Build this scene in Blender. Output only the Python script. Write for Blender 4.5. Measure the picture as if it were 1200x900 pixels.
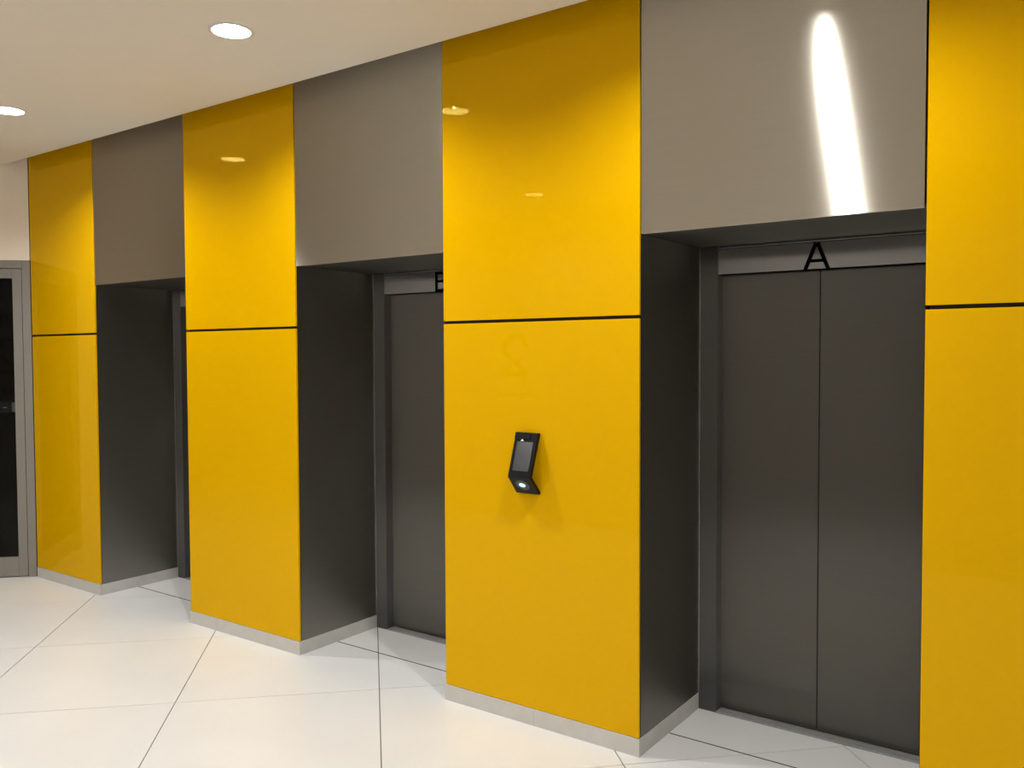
import bpy, bmesh, math, random
from mathutils import Matrix, Vector
random.seed(7)
for o in list(bpy.data.objects):
    bpy.data.objects.remove(o)
SC = bpy.context.scene
COL = SC.collection

# ------------------------------------------------------------------ camera
cd = bpy.data.cameras.new('camera')
cam = bpy.data.objects.new('camera', cd)
COL.objects.link(cam)
YAW, PITCH, ROLL = -0.6226, -0.0349, -0.0039
FPX = 1008.458
cd.sensor_fit = 'HORIZONTAL'
cd.sensor_width = 36.0
cd.lens = FPX * 36.0 / 1200.0
cd.clip_start = 0.02
fw = Vector((math.sin(YAW) * math.cos(PITCH), math.cos(YAW) * math.cos(PITCH), math.sin(PITCH)))
rt = Vector((math.cos(YAW), -math.sin(YAW), 0))
up = rt.cross(fw)
r2 = math.cos(ROLL) * rt + math.sin(ROLL) * up
u2 = -math.sin(ROLL) * rt + math.cos(ROLL) * up
M = Matrix((r2, u2, -fw)).transposed().to_4x4()
M.translation = Vector((1.6189, -3.1452, 1.6664))
cam.matrix_world = M
SC.camera = cam

# ------------------------------------------------------------------ world, exposure
w = bpy.data.worlds.new('world')
SC.world = w
w.use_nodes = True
w.node_tree.nodes['Background'].inputs[0].default_value = (0.02, 0.02, 0.02, 1)
w.node_tree.nodes['Background'].inputs[1].default_value = 1.0
SC.view_settings.view_transform = 'Standard'
SC.view_settings.look = 'None'
SC.view_settings.gamma = 1.0
SC.view_settings.use_curve_mapping = False
SC.view_settings.exposure = 0.0

LAMP_STRENGTH = 2120.0           # row along the lift wall
LAMP_STRENGTH_2 = 1180.0          # dimmed row along the opposite wall
LAMP_COLOR = (0.965, 0.98, 1.0, 1)

# room dimensions (metres)
ALC = 1.058                       # alcove width
XA = [-4.166, -2.095, 0.0]        # left edge of each lift alcove (far, middle, near)
COLS = [(-5.056, -4.166), (-3.110, -2.095), (-1.039, 0.0), (1.060, 2.097)]
ZTR = 2.15                        # underside of the transoms
ZJ = 1.816                        # joint between upper and lower glass panel
ZC = 3.08                         # ceiling
ZTOP = 3.34                       # top of the slot between ceiling and wall
YEDGE = -0.124                    # edge of the ceiling in front of the wall
YD = 0.60                         # face of the lift door frames
YOPP = -4.0                       # opposite wall
XR = 4.6                          # right end wall
BB = 0.0745                       # baseboard height
DX, DY = -5.062, -0.002           # where the angled left wall meets the lift wall

# ------------------------------------------------------------------ materials
def mat(name, color=(0.8, 0.8, 0.8), rough=0.5, metal=0.0, spec=0.5, emit=None, strength=0.0):
    m = bpy.data.materials.new(name)
    m.use_nodes = True
    b = m.node_tree.nodes['Principled BSDF']
    b.inputs['Base Color'].default_value = (*color[:3], 1)
    b.inputs['Roughness'].default_value = rough
    b.inputs['Metallic'].default_value = metal
    b.inputs['Specular IOR Level'].default_value = spec
    if emit:
        b.inputs['Emission Color'].default_value = (*emit[:3], 1)
        b.inputs['Emission Strength'].default_value = strength
    return m

def vary(m, scale, amount, stretch=(1, 1, 1), detail=4.0, bump=0.0, rough=0.0, coords='Object'):
    """multiply the base colour by a soft noise, optionally bump and roughness too"""
    nt = m.node_tree
    b = nt.nodes['Principled BSDF']
    tc = nt.nodes.new('ShaderNodeTexCoord')
    mp = nt.nodes.new('ShaderNodeMapping')
    mp.inputs['Scale'].default_value = stretch
    nz = nt.nodes.new('ShaderNodeTexNoise')
    nz.inputs['Scale'].default_value = scale
    nz.inputs['Detail'].default_value = detail
    nt.links.new(tc.outputs[coords], mp.inputs['Vector'])
    nt.links.new(mp.outputs[0], nz.inputs['Vector'])
    mr = nt.nodes.new('ShaderNodeMapRange')
    mr.inputs['From Min'].default_value = 0.25
    mr.inputs['From Max'].default_value = 0.75
    mr.inputs['To Min'].default_value = 1 - amount
    mr.inputs['To Max'].default_value = 1 + amount
    nt.links.new(nz.outputs['Fac'], mr.inputs['Value'])
    mx = nt.nodes.new('ShaderNodeMix')
    mx.data_type = 'RGBA'
    mx.blend_type = 'MULTIPLY'
    mx.inputs[0].default_value = 1.0
    mx.inputs[6].default_value = b.inputs['Base Color'].default_value[:]
    nt.links.new(mr.outputs[0], mx.inputs[7])
    nt.links.new(mx.outputs[2], b.inputs['Base Color'])
    if bump:
        bp = nt.nodes.new('ShaderNodeBump')
        bp.inputs['Strength'].default_value = bump
        bp.inputs['Distance'].default_value = 0.002
        nt.links.new(nz.outputs['Fac'], bp.inputs['Height'])
        nt.links.new(bp.outputs[0], b.inputs['Normal'])
    if rough:
        r0 = b.inputs['Roughness'].default_value
        m2 = nt.nodes.new('ShaderNodeMapRange')
        m2.inputs['From Min'].default_value = 0.25
        m2.inputs['From Max'].default_value = 0.75
        m2.inputs['To Min'].default_value = r0 - rough
        m2.inputs['To Max'].default_value = r0 + rough
        nt.links.new(nz.outputs['Fac'], m2.inputs['Value'])
        nt.links.new(m2.outputs[0], b.inputs['Roughness'])
    return m

def brushed(name, color, rough, tangent, aniso=1.0, stretch=(1, 1, 60)):
    m = mat(name, color, rough, 1.0)
    vary(m, 3.0, 0.025, stretch, 6.0)
    nt = m.node_tree
    b = nt.nodes['Principled BSDF']
    g = nt.nodes.new('ShaderNodeBsdfAnisotropic')
    g.inputs['Roughness'].default_value = rough
    g.inputs['Anisotropy'].default_value = aniso
    cx = nt.nodes.new('ShaderNodeCombineXYZ')
    for i in range(3):
        cx.inputs[i].default_value = tangent[i]
    nt.links.new(cx.outputs[0], g.inputs['Tangent'])
    nt.links.new(b.inputs['Base Color'].links[0].from_socket, g.inputs['Color'])
    nt.links.new(g.outputs[0], nt.nodes['Material Output'].inputs['Surface'])
    nt.nodes.remove(b)
    return m

YEL = vary(mat('yellow_back_painted_glass', (0.78, 0.425, 0.0), 0.03, 0.0, 0.0), 1.2, 0.012)
_nt = YEL.node_tree                # the paint lies behind a glossy, slightly yellow sheet of glass
_b = _nt.nodes['Principled BSDF']
_df = _nt.nodes.new('ShaderNodeBsdfDiffuse')
_nt.links.new(_b.inputs['Base Color'].links[0].from_socket, _df.inputs['Color'])
_gl = _nt.nodes.new('ShaderNodeBsdfAnisotropic')
_gl.inputs['Color'].default_value = (1.0, 0.80, 0.20, 1)
_gl.inputs['Roughness'].default_value = 0.02
_fr = _nt.nodes.new('ShaderNodeFresnel')
_fr.inputs['IOR'].default_value = 1.5
_mx = _nt.nodes.new('ShaderNodeMixShader')
_nt.links.new(_fr.outputs[0], _mx.inputs[0])
_nt.links.new(_df.outputs[0], _mx.inputs[1])
_nt.links.new(_gl.outputs[0], _mx.inputs[2])
_nt.links.new(_mx.outputs[0], _nt.nodes['Material Output'].inputs['Surface'])
_nt.nodes.remove(_b)
YEDGE_M = mat('glass_panel_dark_edge', (0.10, 0.07, 0.02), 0.4)
STEEL_H = brushed('brushed_steel_transom', (0.635, 0.585, 0.49), 0.34, (1, 0, 0), 0.84, (1, 1, 90))
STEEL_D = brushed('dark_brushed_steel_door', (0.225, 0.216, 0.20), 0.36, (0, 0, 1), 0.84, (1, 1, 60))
STEEL_R = brushed('dark_brushed_steel_lining', (0.41, 0.395, 0.36), 0.46, (0, 1, 0), 0.45, (1, 1, 60))
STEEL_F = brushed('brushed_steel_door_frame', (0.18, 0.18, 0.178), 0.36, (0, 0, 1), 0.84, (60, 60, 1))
STEEL_HD = brushed('brushed_steel_door_head', (0.38, 0.38, 0.385), 0.26, (0, 0, 1), 0.84, (1, 1, 60))
SILL_M = vary(mat('aluminium_sill', (0.42, 0.42, 0.41), 0.4, 0.35), 30, 0.04)
STEEL_S = brushed('dark_brushed_steel_soffit', (0.26, 0.255, 0.24), 0.40, (1, 0, 0), 0.3, (60, 1, 1))
BLACK = mat('black_gap', (0.012, 0.012, 0.012), 0.8, 0, 0.2)
CORE = mat('dark_wall_core', (0.03, 0.028, 0.026), 0.9, 0, 0.2)
LETTER = mat('black_letter', (0.004, 0.004, 0.004), 0.8, 0, 0.0)
CEIL = vary(mat('white_plaster_ceiling', (0.80, 0.745, 0.66), 0.9, 0, 0.1), 6, 0.01)
WHITE = vary(mat('white_painted_wall', (0.95, 0.84, 0.715), 0.85, 0, 0.2), 5, 0.012)
GREYW = vary(mat('light_grey_painted_wall', (0.60, 0.575, 0.54), 0.85, 0, 0.2), 5, 0.012)
TILE = vary(mat('white_stone_tile', (0.82, 0.81, 0.785), 0.34, 0, 0.45), 2.2, 0.035, (1, 1, 1), 6.0, 0, 0.06)
GROUT = mat('grey_tile_joint', (0.15, 0.147, 0.14), 0.9, 0, 0.1)
BASE_M = vary(mat('grey_stone_baseboard', (0.60, 0.58, 0.54), 0.42, 0, 0.4), 14, 0.05)
FRAME_G = vary(mat('grey_painted_door_frame', (0.25, 0.235, 0.21), 0.45, 0, 0.4), 20, 0.02)
PLAST = vary(mat('black_plastic', (0.005, 0.005, 0.0055), 0.42, 0, 0.18), 60, 0.05)
SCREEN = mat('grey_screen', (0.055, 0.057, 0.060), 0.18, 0, 0.5)
ICON = mat('white_screen_icon', (0.7, 0.7, 0.7), 0.5, emit=(1, 1, 1), strength=0.35)
SCAN = mat('cyan_scanner_light', (0.1, 0.2, 0.2), 0.3, emit=(0.62, 1.0, 0.98), strength=1.25)
SCAN_RIM = mat('scanner_window', (0.01, 0.03, 0.032), 0.12, 0, 0.6)
RING = mat('white_lamp_trim', (0.82, 0.81, 0.78), 0.4, 0, 0.4)
REFL = mat('lamp_reflector', (0.80, 0.78, 0.74), 0.3, 0, 0.5)
LAMP = mat('lamp_lens', (0, 0, 0), 0.5, emit=LAMP_COLOR, strength=LAMP_STRENGTH)
LAMP2 = mat('lamp_lens_dimmed', (0, 0, 0), 0.5, emit=LAMP_COLOR, strength=LAMP_STRENGTH_2)
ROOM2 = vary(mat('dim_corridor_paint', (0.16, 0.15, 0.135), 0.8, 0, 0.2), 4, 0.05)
SIGN_G = mat('grey_wall_sign', (0.06, 0.06, 0.06), 0.6, 0, 0.3)
RUBBER = mat('dark_joint_strip', (0.035, 0.034, 0.032), 0.6, 0, 0.3)
CHROME = mat('sprinkler_metal', (0.5, 0.46, 0.40), 0.35, 1.0)

GLASS = bpy.data.materials.new('door_glass')
GLASS.use_nodes = True
nt = GLASS.node_tree
nt.nodes.remove(nt.nodes['Principled BSDF'])
tr = nt.nodes.new('ShaderNodeBsdfTransparent')
tr.inputs[0].default_value = (0.62, 0.63, 0.60, 1)
gl = nt.nodes.new('ShaderNodeBsdfGlossy')
gl.inputs['Roughness'].default_value = 0.02
fr = nt.nodes.new('ShaderNodeFresnel')
fr.inputs[0].default_value = 1.25
ms = nt.nodes.new('ShaderNodeMixShader')
nt.links.new(fr.outputs[0], ms.inputs[0])
nt.links.new(tr.outputs[0], ms.inputs[1])
nt.links.new(gl.outputs[0], ms.inputs[2])
nt.links.new(ms.outputs[0], nt.nodes['Material Output'].inputs['Surface'])

# ------------------------------------------------------------------ helpers
def add_box(bm, x0, x1, y0, y1, z0, z1, mi=0):
    v = [bm.verts.new(p) for p in ((x0, y0, z0), (x1, y0, z0), (x1, y1, z0), (x0, y1, z0),
                                   (x0, y0, z1), (x1, y0, z1), (x1, y1, z1), (x0, y1, z1))]
    for f in ((3, 2, 1, 0), (4, 5, 6, 7), (0, 1, 5, 4), (1, 2, 6, 5), (2, 3, 7, 6), (3, 0, 4, 7)):
        bm.faces.new([v[i] for i in f]).material_index = mi

def add_prism(bm, poly, fa, fb, mi=0):
    """poly: list of 2D points; fa/fb map a 2D point to the two end faces in 3D"""
    a = [bm.verts.new(fa(p)) for p in poly]
    b = [bm.verts.new(fb(p)) for p in poly]
    n = len(poly)
    bm.faces.new(a).material_index = mi
    bm.faces.new(list(reversed(b))).material_index = mi
    for i in range(n):
        bm.faces.new((a[i], b[i], b[(i + 1) % n], a[(i + 1) % n])).material_index = mi

def add_lathe(bm, prof, n=40, mi=0, close=False):
    rings = []
    for r, z in prof:
        if r < 1e-6:
            rings.append([bm.verts.new((0, 0, z))])
        else:
            rings.append([bm.verts.new((r * math.cos(2 * math.pi * k / n), r * math.sin(2 * math.pi * k / n), z)) for k in range(n)])
    for a, b in zip(rings, rings[1:]):
        for k in range(n):
            k2 = (k + 1) % n
            if len(a) == 1:
                f = (a[0], b[k], b[k2])
            elif len(b) == 1:
                f = (a[k], b[0], a[k2])
            else:
                f = (a[k], b[k], b[k2], a[k2])
            bm.faces.new(f).material_index = mi

def obj(name, bm, mats, parent=None, loc=None, bevel=0.0, smooth=False, recalc=True):
    if recalc:
        bmesh.ops.recalc_face_normals(bm, faces=bm.faces)
    me = bpy.data.meshes.new(name)
    bm.to_mesh(me)
    bm.free()
    for m in (mats if isinstance(mats, (list, tuple)) else [mats]):
        me.materials.append(m)
    o = bpy.data.objects.new(name, me)
    COL.objects.link(o)
    if parent:
        o.parent = parent
    if loc:
        o.location = loc
    if bevel:
        b = o.modifiers.new('bevel', 'BEVEL')
        b.width = bevel
        b.segments = 2
        b.limit_method = 'ANGLE'
    if smooth:
        for p in me.polygons:
            p.use_smooth = True
    return o

def box(name, x0, x1, y0, y1, z0, z1, m, parent=None, bevel=0.0):
    bm = bmesh.new()
    add_box(bm, x0, x1, y0, y1, z0, z1)
    return obj(name, bm, m, parent, bevel=bevel)

def empty(name, loc=(0, 0, 0), rz=0.0):
    o = bpy.data.objects.new(name, None)
    o.empty_display_size = 0.1
    COL.objects.link(o)
    o.location = loc
    o.rotation_euler = (0, 0, rz)
    return o

def tag(o, label=None, cat=None, group=None, kind=None):
    if label: o['label'] = label
    if cat: o['category'] = cat
    if group: o['group'] = group
    if kind: o['kind'] = kind
    return o

# ------------------------------------------------------------------ floor with 45 degree tiles
bm = bmesh.new()
add_box(bm, -9.4, XR + 0.2, YOPP - 0.2, 0.9, -0.16, -0.004)
floor = tag(obj('floor', bm, GROUT), kind='structure')
PIT = 1.370                        # joint pitch, measured along X + Y and Y - X
S0, T0 = -0.117, -0.075
tile_me = None
for i in range(-12, 6):
    for j in range(-8, 12):
        s0, t0 = S0 + PIT * i, T0 + PIT * j
        cx, cy = ((s0 + PIT / 2) - (t0 + PIT / 2)) / 2, ((s0 + PIT / 2) + (t0 + PIT / 2)) / 2
        # keep tiles that reach into the lobby
        if cy > 0.7 + 0.62 or cy < YOPP - 0.6 or cx > XR + 0.6 or cx < -9.6:
            continue
        if (cy - DY) - (cx - DX) > 0.65 * 1.414:      # beyond the angled wall
            continue
        if tile_me is None:
            gs, gt = 0.0034, 0.0028
            h = PIT / 2
            pts = [(-h + gs, -h + gt), (h - gs, -h + gt), (h - gs, h - gt), (-h + gs, h - gt)]
            bm = bmesh.new()
            add_prism(bm, [((s - t) / 2, (s + t) / 2) for s, t in pts],
                      lambda p: (p[0], p[1], -0.004), lambda p: (p[0], p[1], 0.0))
            o = obj('tile', bm, TILE, floor)
            tile_me = o.data
        else:
            o = bpy.data.objects.new('tile', tile_me)
            COL.objects.link(o)
            o.parent = floor
        o.location = (cx, cy, 0)

# dark movement joint strip across each alcove floor
for k, xa in enumerate(XA):
    tag(box('trim_%d' % (k + 1), xa + 0.006, xa + ALC - 0.006, 0.275, 0.281, 0.0, 0.0012, RUBBER), kind='structure')

# ------------------------------------------------------------------ ceiling with round openings
LAMPS = [(-3.655, -0.765), (-1.590, -0.765), (0.505, -0.765),
         (-4.760, -3.205), (-2.690, -3.205), (-0.620, -3.205), (1.450, -3.205), (3.520, -3.205)]
R_HOLE = 0.085
bm = bmesh.new()
X0C, X1C = -9.2, XR
def cquad(x0, x1, y0, y1, z=ZC):
    bm.faces.new([bm.verts.new(p) for p in ((x0, y0, z), (x0, y1, z), (x1, y1, z), (x1, y0, z))])
rows = sorted({y for x, y in LAMPS})
ycur = YOPP
for yr in rows:
    cquad(X0C, X1C, ycur, yr - 0.15)
    xcur = X0C
    for lx, ly in sorted(p for p in LAMPS if p[1] == yr):
        cquad(xcur, lx - 0.15, yr - 0.15, yr + 0.15)
        n = 40
        circ, sq = [], []
        for k in range(n):
            a = 2 * math.pi * (k + 0.5) / n
            c, s = math.cos(a), math.sin(a)
            q = 0.15 / max(abs(c), abs(s))
            circ.append(bm.verts.new((lx + R_HOLE * c, ly + R_HOLE * s, ZC)))
            sq.append(bm.verts.new((lx + q * c, ly + q * s, ZC)))
        for k in range(n):
            bm.faces.new((sq[k], circ[k], circ[(k + 1) % n], sq[(k + 1) % n]))
        for k in range(n):                      # square corners
            a, b = sq[k].co, sq[(k + 1) % n].co
            if abs(abs(a.x - lx) - 0.15) > 1e-5 != (abs(abs(b.x - lx) - 0.15) > 1e-5) or (abs(a.x - b.x) > 1e-5 and abs(a.y - b.y) > 1e-5):
                cx = lx + 0.15 * (1 if (a.x + b.x) / 2 > lx else -1)
                cy = ly + 0.15 * (1 if (a.y + b.y) / 2 > ly else -1)
                bm.faces.new((sq[k], sq[(k + 1) % n], bm.verts.new((cx, cy, ZC))))
        xcur = lx + 0.15
    cquad(xcur, X1C, yr - 0.15, yr + 0.15)
    ycur = yr + 0.15
cquad(X0C, X1C, ycur, YEDGE)
# board edge along the slot and the slab above
add_box(bm, X0C, X1C, YEDGE - 0.001, YEDGE, ZC, ZTOP)
add_box(bm, X0C, X1C, YOPP - 0.1, 0.9, ZTOP, ZTOP + 0.1, 1)
ceiling = tag(obj('ceiling', bm, [CEIL, CORE], recalc=False), kind='structure')

# ------------------------------------------------------------------ lift wall: core and cladding
bm = bmesh.new()
for x0, x1 in COLS:
    add_box(bm, x0 + 0.013, x1 - 0.013, 0.016, 0.74, 0.0, ZTOP)
for xa in XA:
    add_box(bm, xa - 0.012, xa + ALC + 0.012, 0.022, 0.74, ZTR + 0.014, ZTOP)
add_box(bm, 2.09, XR, 0.016, 0.74, 0.0, ZTOP)
add_box(bm, COLS[0][0], XR, 0.74, 0.86, 0.0, ZTOP)
wall = tag(obj('wall_back', bm, CORE), kind='structure')
G = 0.0015
for x0, x1 in COLS:
    for z0, z1 in ((BB + 0.002, ZJ - 0.007), (ZJ + 0.007, ZTOP - 0.02)):
        bm = bmesh.new()
        add_box(bm, x0 + G, x1 - G, 0.0, 0.012, z0, z1)
        o = obj('glass_panel', bm, YEL, wall, bevel=0.0012)
for k, xa in enumerate(XA):
    box('transom_panel', xa + 0.004, xa + ALC - 0.004, 0.003, 0.018, ZTR, ZTOP - 0.02, STEEL_H, wall, 0.001)
    box('soffit_panel', xa + 0.001, xa + ALC - 0.001, 0.0195, 0.72, ZTR + 0.001, ZTR + 0.013, STEEL_S, wall)
    box('return_panel', xa - 0.012, xa, 0.0145, 0.735, BB + 0.001, ZTR + 0.0005, STEEL_R, wall)
    box('return_panel', xa + ALC, xa + ALC + 0.012, 0.0145, 0.735, BB + 0.001, ZTR + 0.0005, STEEL_R, wall)

# baseboard: one stone strip per face
base = tag(empty('baseboard_back', (0, 0, 0)), kind='structure')
for k, (x0, x1) in enumerate(COLS):
    xl = x0 + (0.006 if k == 0 else -0.003)
    if k == 2:
        segs = [(xl, -0.5245), (-0.5235, x1 + 0.003)]
    else:
        segs = [(xl, x1 + 0.003)]
    for a, b in segs:
        box('baseboard_tile', a, b, -0.005, 0.010, 0.0, BB, BASE_M, base, 0.0008)
    if k > 0:
        box('baseboard_tile', x0 - 0.003, x0 + 0.010, 0.0105, YD - 0.0005, 0.0, BB, BASE_M, base, 0.0008)
    if k < 3:
        box('baseboard_tile', x1 - 0.010, x1 + 0.003, 0.0105, YD - 0.0005, 0.0, BB, BASE_M, base, 0.0008)

# ------------------------------------------------------------------ lift doors
def stroke(bm, pts, wd, y0, y1):
    """flat letter stroke along a polyline in the x-z plane with mitred joints"""
    L, R = [], []
    n = len(pts)
    for i, p in enumerate(pts):
        p = Vector(p)
        d0 = (p - Vector(pts[i - 1])).normalized() if i else None
        d1 = (Vector(pts[i + 1]) - p).normalized() if i < n - 1 else None
        if d0 is None: d0 = d1
        if d1 is None: d1 = d0
        t = (d0 + d1).normalized()
        nrm = Vector((-t.y, t.x))
        s = wd / 2 / max(0.35, abs(nrm.dot(Vector((-d0.y, d0.x)))))
        L.append(p + nrm * s)
        R.append(p - nrm * s)
    for i in range(n - 1):
        add_prism(bm, [L[i], L[i + 1], R[i + 1], R[i]], lambda q: (q[0], y0, q[1]), lambda q: (q[0], y1, q[1]))

def letter_bm(ch):
    bm = bmesh.new()
    y0, y1 = -0.004, 0.0
    wd = 0.0152
    H = 0.112
    if ch == 'A':
        stroke(bm, [(-0.0475, 0), (-0.0035, H)], wd, y0, y1)
        stroke(bm, [(0.0475, 0), (0.0035, H)], wd, y0, y1)
        stroke(bm, [(-0.034, 0.036), (0.034, 0.036)], wd * 0.85, y0 + 0.0004, y1)
    else:
        h = wd / 2
        stroke(bm, [(-0.030, 0), (-0.030, H)], wd, y0, y1)
        for zb, zt, xr in ((h, 0.058, 0.034), (0.058, H - h, 0.029)):
            r = (zt - zb) / 2
            pts = [(-0.024, zb)] + [(xr - r + r * math.cos(a), (zb + zt) / 2 + r * math.sin(a))
                                  for a in [math.radians(-90 + 18 * q) for q in range(11)]] + [(-0.024, zt)]
            stroke(bm, pts, wd * 0.9, y0 + 0.0004, y1)
    return bm

DOORLAB = ['far dark brushed steel lift door mostly hidden behind the second yellow column',
           'middle dark steel lift door under the letter B, half hidden by a yellow column',
           'nearest dark brushed steel lift door with two closed leaves under the letter A']
JW = 0.087
for k, xa in enumerate(XA):
    d = empty('door_%d' % (k + 1), (xa + ALC / 2, YD, 0))
    tag(d, DOORLAB[k], 'elevator door', kind='structure')
    hw = ALC / 2
    for sgn in (-1, 1):
        a, b = sorted((sgn * (hw - 0.0006), sgn * (hw - JW)))
        bm = bmesh.new()
        add_box(bm, a, b, 0.0, 0.135, 0.0, ZTR - 0.0005)
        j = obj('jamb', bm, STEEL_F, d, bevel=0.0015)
        a, b = sorted((sgn * (hw - 0.0006), sgn * (hw - 0.0055)))
        box('edge_strip', a, b, -0.004, -0.0003, BB + 0.001, ZTR - 0.0005, STEEL_HD, j, 0.0008)
    iw = hw - JW
    bm = bmesh.new()
    add_box(bm, -iw + 0.001, iw - 0.001, 0.001, 0.050, 2.024, 2.1375)
    add_box(bm, -iw + 0.001, iw - 0.001, -0.004, 0.050, 2.1395, 2.147)
    obj('head', bm, STEEL_HD, d, bevel=0.001)
    for sgn in (-1, 1):
        a, b = sorted((sgn * 0.0028, sgn * (iw + 0.02)))
        bm = bmesh.new()
        if sgn < 0:
            add_box(bm, -iw - 0.0, -0.0028, 0.056, 0.090, 0.009, 2.05)
        else:
            add_box(bm, 0.0028, iw, 0.056, 0.090, 0.009, 2.05)
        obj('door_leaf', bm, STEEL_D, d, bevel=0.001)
    box('seal', -0.004, 0.004, 0.090, 0.096, 0.009, 2.05, BLACK, d)
    bm = bmesh.new()
    for q in range(4):
        y0 = -0.001 + q * 0.0245
        add_box(bm, -iw + 0.0005, iw - 0.0005, y0, y0 + 0.0195, 0.0, 0.0065)
    add_box(bm, -iw + 0.0005, iw - 0.0005, -0.001, 0.095, 0.0, 0.002)
    obj('sill', bm, SILL_M, d)
    if k > 0:
        ch = 'B' if k == 1 else 'A'
        o = obj('letter', letter_bm(ch), LETTER, d, loc=(0, 0.0008, 2.0225))
        o['label'] = 'black letter %s on the steel door head' % ch

# ------------------------------------------------------------------ angled left wall and its glazed door
ANG = math.radians(225)
dl = empty('door_4', (DX, DY, 0), ANG)
tag(dl, 'grey framed glass door in the angled wall at the far left', 'glass door', kind='structure')
DW = 1.02                                  # frame outer width
FT, FH = 0.0585, 2.378
box('frame_jamb', 0.0015, FT, -0.10, 0.0, 0.0, FH, FRAME_G, dl, 0.0015)
box('frame_jamb', DW - FT, DW, -0.10, 0.0, 0.0, FH, FRAME_G, dl, 0.0015)
box('frame_head', FT + 0.0005, DW - FT - 0.0005, -0.10, 0.0, 2.318, FH, FRAME_G, dl, 0.0015)
lx0, lx1 = FT + 0.005, DW - FT - 0.005
gx0, gx1, gz0, gz1 = 0.127, DW - 0.127, 0.152, 2.245
box('stile', lx0, gx0, -0.055, -0.004, 0.008, 2.313, FRAME_G, dl, 0.0012)
box('stile', gx1, lx1, -0.055, -0.004, 0.008, 2.313, FRAME_G, dl, 0.0012)
box('rail', gx0 + 0.0003, gx1 - 0.0003, -0.055, -0.004, gz1, 2.313, FRAME_G, dl, 0.0012)
box('rail', gx0 + 0.0003, gx1 - 0.0003, -0.055, -0.004, 0.008, gz0, FRAME_G, dl, 0.0012)
pane = box('pane', gx0 + 0.001, gx1 - 0.001, -0.034, -0.026, gz0 + 0.001, gz1 - 0.001, GLASS, dl)
lk = box('lock', 0.158, 0.245, -0.050, -0.008, 1.243, 1.322, PLAST, dl, 0.003)
box('strike_plate', 0.130, 0.157, -0.045, -0.018, 1.246, 1.318, mat('dull_lock_plate', (0.07, 0.07, 0.06), 0.5, 0.3), dl, 0.002)
box('keyhole', 0.185, 0.212, -0.0075, -0.0055, 1.276, 1.285, mat('lock_bar', (0.10, 0.10, 0.105), 0.4, 0.5), dl)
bm = bmesh.new()
add_box(bm, 0.0015, DW, -0.12, 0.0, FH + 0.0005, ZTOP)
add_box(bm, DW + 0.0005, 5.66, -0.12, 0.0, 0.0, ZTOP)
wl = tag(obj('wall_left', bm, WHITE), kind='structure')
wl.location = (DX, DY, 0)
wl.rotation_euler = (0, 0, ANG)
# dim corridor seen through the glass
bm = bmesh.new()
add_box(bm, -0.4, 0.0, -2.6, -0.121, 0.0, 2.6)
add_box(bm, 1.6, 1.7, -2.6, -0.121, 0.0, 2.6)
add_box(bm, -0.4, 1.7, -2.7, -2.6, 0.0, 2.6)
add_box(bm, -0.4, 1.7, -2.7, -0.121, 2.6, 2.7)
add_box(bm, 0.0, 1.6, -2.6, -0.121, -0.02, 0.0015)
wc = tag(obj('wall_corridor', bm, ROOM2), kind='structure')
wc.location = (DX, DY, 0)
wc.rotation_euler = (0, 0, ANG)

# ------------------------------------------------------------------ opposite and end walls
tag(box('wall_front', -9.3, XR + 0.1, YOPP - 0.12, YOPP, 0.0, ZTOP, GREYW), kind='structure')
tag(box('wall_right', XR, XR + 0.12, YOPP, 0.015, 0.0, ZTOP, WHITE), kind='structure')

# ------------------------------------------------------------------ downlights
def make_downlight(loc):
    t = empty('downlight', loc)
    bm = bmesh.new()
    add_lathe(bm, [(0.0780, 0.0), (0.0785, -0.0035), (0.0830, -0.0050), (0.0950, -0.0030), (0.0955, -0.0002), (0.0780, 0.0)], 40)
    obj('trim_ring', bm, RING, t, smooth=True)
    bm = bmesh.new()
    add_lathe(bm, [(0.0778, 0.0), (0.0725, 0.014), (0.0560, 0.025), (0.0390, 0.029), (0.0390, 0.060), (0.090, 0.060), (0.090, 0.002), (0.0778, 0.0)], 40)
    obj('reflector', bm, REFL, t, smooth=True)
    bm = bmesh.new()
    add_lathe(bm, [(0.0, 0.0240), (0.027, 0.0248), (0.0365, 0.0280), (0.0375, 0.036), (0.0, 0.038)], 24)
    obj('lamp_lens', bm, LAMP, t, smooth=True)
    return t

LABS = ['recessed round ceiling downlight cut by the left edge of the picture',
        'recessed round ceiling downlight before the middle lift, largest one in view',
        'recessed ceiling downlight in front of the lift marked A, seen only as a steel reflection',
        'recessed ceiling downlight at the far left end of the row by the opposite wall',
        'recessed ceiling downlight second from the far left by the opposite wall',
        'recessed ceiling downlight in the middle of the row by the opposite wall',
        'recessed ceiling downlight beside the camera by the opposite wall',
        'recessed ceiling downlight at the right end of the row by the opposite wall']
first = None
for (lx, ly), lab in zip(LAMPS, LABS):
    if first is None:
        first = t = make_downlight((lx, ly, ZC))
    else:
        t = first.copy()
        COL.objects.link(t)
        t.location = (lx, ly, ZC)
        for ch in list(first.children):
            c = ch.copy()
            COL.objects.link(c)
            c.parent = t
            if ly < -2 and c.name.startswith('lamp_lens'):
                c.material_slots[0].link = 'OBJECT'
                c.material_slots[0].material = LAMP2
    tag(t, lab, 'ceiling light', 'recessed ceiling downlights')

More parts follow.
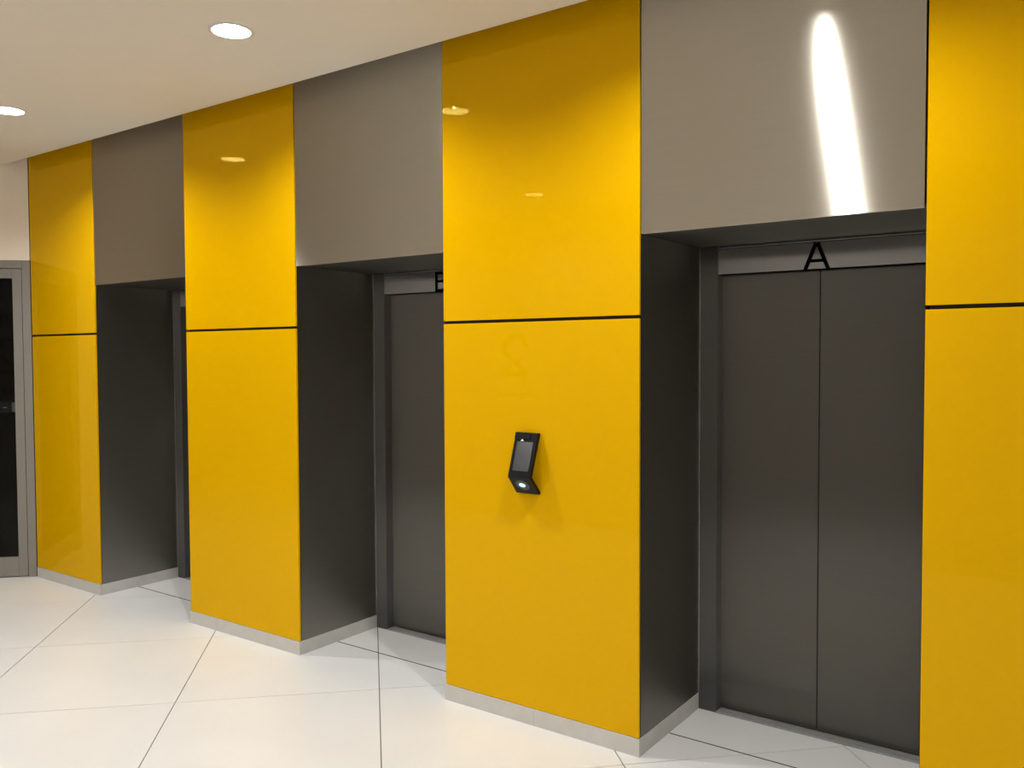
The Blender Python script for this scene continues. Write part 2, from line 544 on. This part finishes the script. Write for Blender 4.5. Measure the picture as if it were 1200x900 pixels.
# ------------------------------------------------------------------ access reader on the yellow column
rd = empty('access_reader', (-0.546, 0.0, 1.045))
tag(rd, 'black angled access reader with grey screen on the yellow glass column', 'card reader')
HW = 0.0595
A, B, Cc = Vector((-0.018, 0.272)), Vector((-0.082, 0.080)), Vector((-0.016, 0.001))   # outer edge (y, z)
TH = 0.016
def inset(p, q):
    d = (q - p).normalized()
    n = Vector((-d.y, d.x))
    if n.x < 0: n = -n
    return n
nAB, nBC = inset(A, B), inset(B, Cc)
A2 = A + nAB * TH
C2 = Cc + nBC * TH
# inner bend from intersecting the two offset lines
p, dv = A2, (B - A)
q, ev = C2, (B - Cc)
den = dv.x * ev.y - dv.y * ev.x
tt = ((q.x - p.x) * ev.y - (q.y - p.y) * ev.x) / den
B2 = p + dv * tt
def plate(name, poly, m, parent, hw=HW, bev=0.0015):
    bm = bmesh.new()
    add_prism(bm, poly, lambda s: (-hw, s[0], s[1]), lambda s: (hw, s[0], s[1]))
    return obj(name, bm, m, parent, bevel=bev)
body = plate('housing', [A, B, Cc, Vector((0.0, 0.001)), Vector((0.0, 0.012)), B2, Vector((-0.0, 0.262)), Vector((-0.0, 0.272))], PLAST, rd)
def on_face(P, Q, u0, u1, v0, v1, lift, name, m, parent, th=0.0012, bev=0.0):
    """thin slab on the plate face P (top) to Q (bottom): u across, v fraction down"""
    d = Q - P
    n = -inset(P, Q)
    bm = bmesh.new()
    c = [(u0, v0), (u1, v0), (u1, v1), (u0, v1)]
    add_prism(bm, c, lambda s: (s[0], *(P + d * s[1] + n * lift)), lambda s: (s[0], *(P + d * s[1] + n * (lift + th))))
    return obj(name, bm, m, parent, bevel=bev)
on_face(A, B, -0.0585, 0.022, 0.0, 0.145, 0.0002, 'camera_cover', PLAST, rd, 0.003)
sc = on_face(A, B, -0.041, 0.044, 0.205, 0.855, 0.0003, 'screen', SCREEN, rd)
# small white person-shaped pictogram above the screen
d = B - A
n = -inset(A, B)
bm = bmesh.new()
for poly in ([(-0.026, 0.188), (-0.008, 0.188), (-0.010, 0.176), (-0.014, 0.162), (-0.020, 0.162), (-0.023, 0.176)],
             [(-0.0195, 0.160), (-0.0145, 0.160), (-0.0140, 0.146), (-0.0200, 0.146)]):
    add_prism(bm, poly, lambda s: (s[0], *(A + d * s[1] + n * 0.0002)), lambda s: (s[0], *(A + d * s[1] + n * 0.0010)))
obj('person_icon', bm, ICON, rd)
d2 = Cc - B
n2 = -inset(B, Cc)
for name, rx, rv, th, m, cxx in (('scanner_window', 0.036, 0.30, 0.0010, SCAN_RIM, 0.0), ('scanner_light', 0.017, 0.12, 0.0018, SCAN, -0.002)):
    bm = bmesh.new()
    poly = [(cxx + rx * math.cos(a), 0.46 + rv * math.sin(a)) for a in [2 * math.pi * q / 24 for q in range(24)]]
    add_prism(bm, poly, lambda s: (s[0], *(B + d2 * s[1] + n2 * 0.0002)), lambda s: (s[0], *(B + d2 * s[1] + n2 * th)))
    obj(name, bm, m, rd)

# ------------------------------------------------------------------ floor number on the opposite wall (seen mirrored in the yellow glass)
sg = empty('floor_sign', (-3.47, YOPP, 0))
tag(sg, 'large dark numeral 2 on the white opposite wall, mirrored in yellow glass', 'wall sign')
def sign_part(name, strokes, wd):
    bm = bmesh.new()
    for q, pts in enumerate(strokes):
        # facing +Y: reading direction runs towards -X
        stroke(bm, [(-x, z) for x, z in pts], wd, 0.0, 0.004 + 0.0003 * (q % 3))
    return obj(name, bm, SIGN_G, sg)
arc = [(-0.002 + 0.135 * math.cos(a), 1.725 + 0.135 * math.sin(a)) for a in [math.radians(178 - 12 * q) for q in range(17)]]
sign_part('numeral', [arc + [(-0.135, 1.470), ], [(-0.150, 1.468), (0.150, 1.468)]], 0.048)
sign_part('symbol', [[(-0.085, 2.150), (0.085, 2.150)], [(-0.075, 2.150), (-0.075, 2.035)], [(0, 2.150), (0, 2.035)], [(0.075, 2.150), (0.075, 2.035)]], 0.026)
# row of small marks under the numeral, too blurred in the photograph to read
sign_part('caption', [[(x, 1.245), (x + w0, 1.245)] for x, w0 in ((-0.28, 0.05), (-0.21, 0.07), (-0.12, 0.04), (-0.05, 0.06), (0.04, 0.04), (0.11, 0.07), (0.21, 0.06))], 0.045)
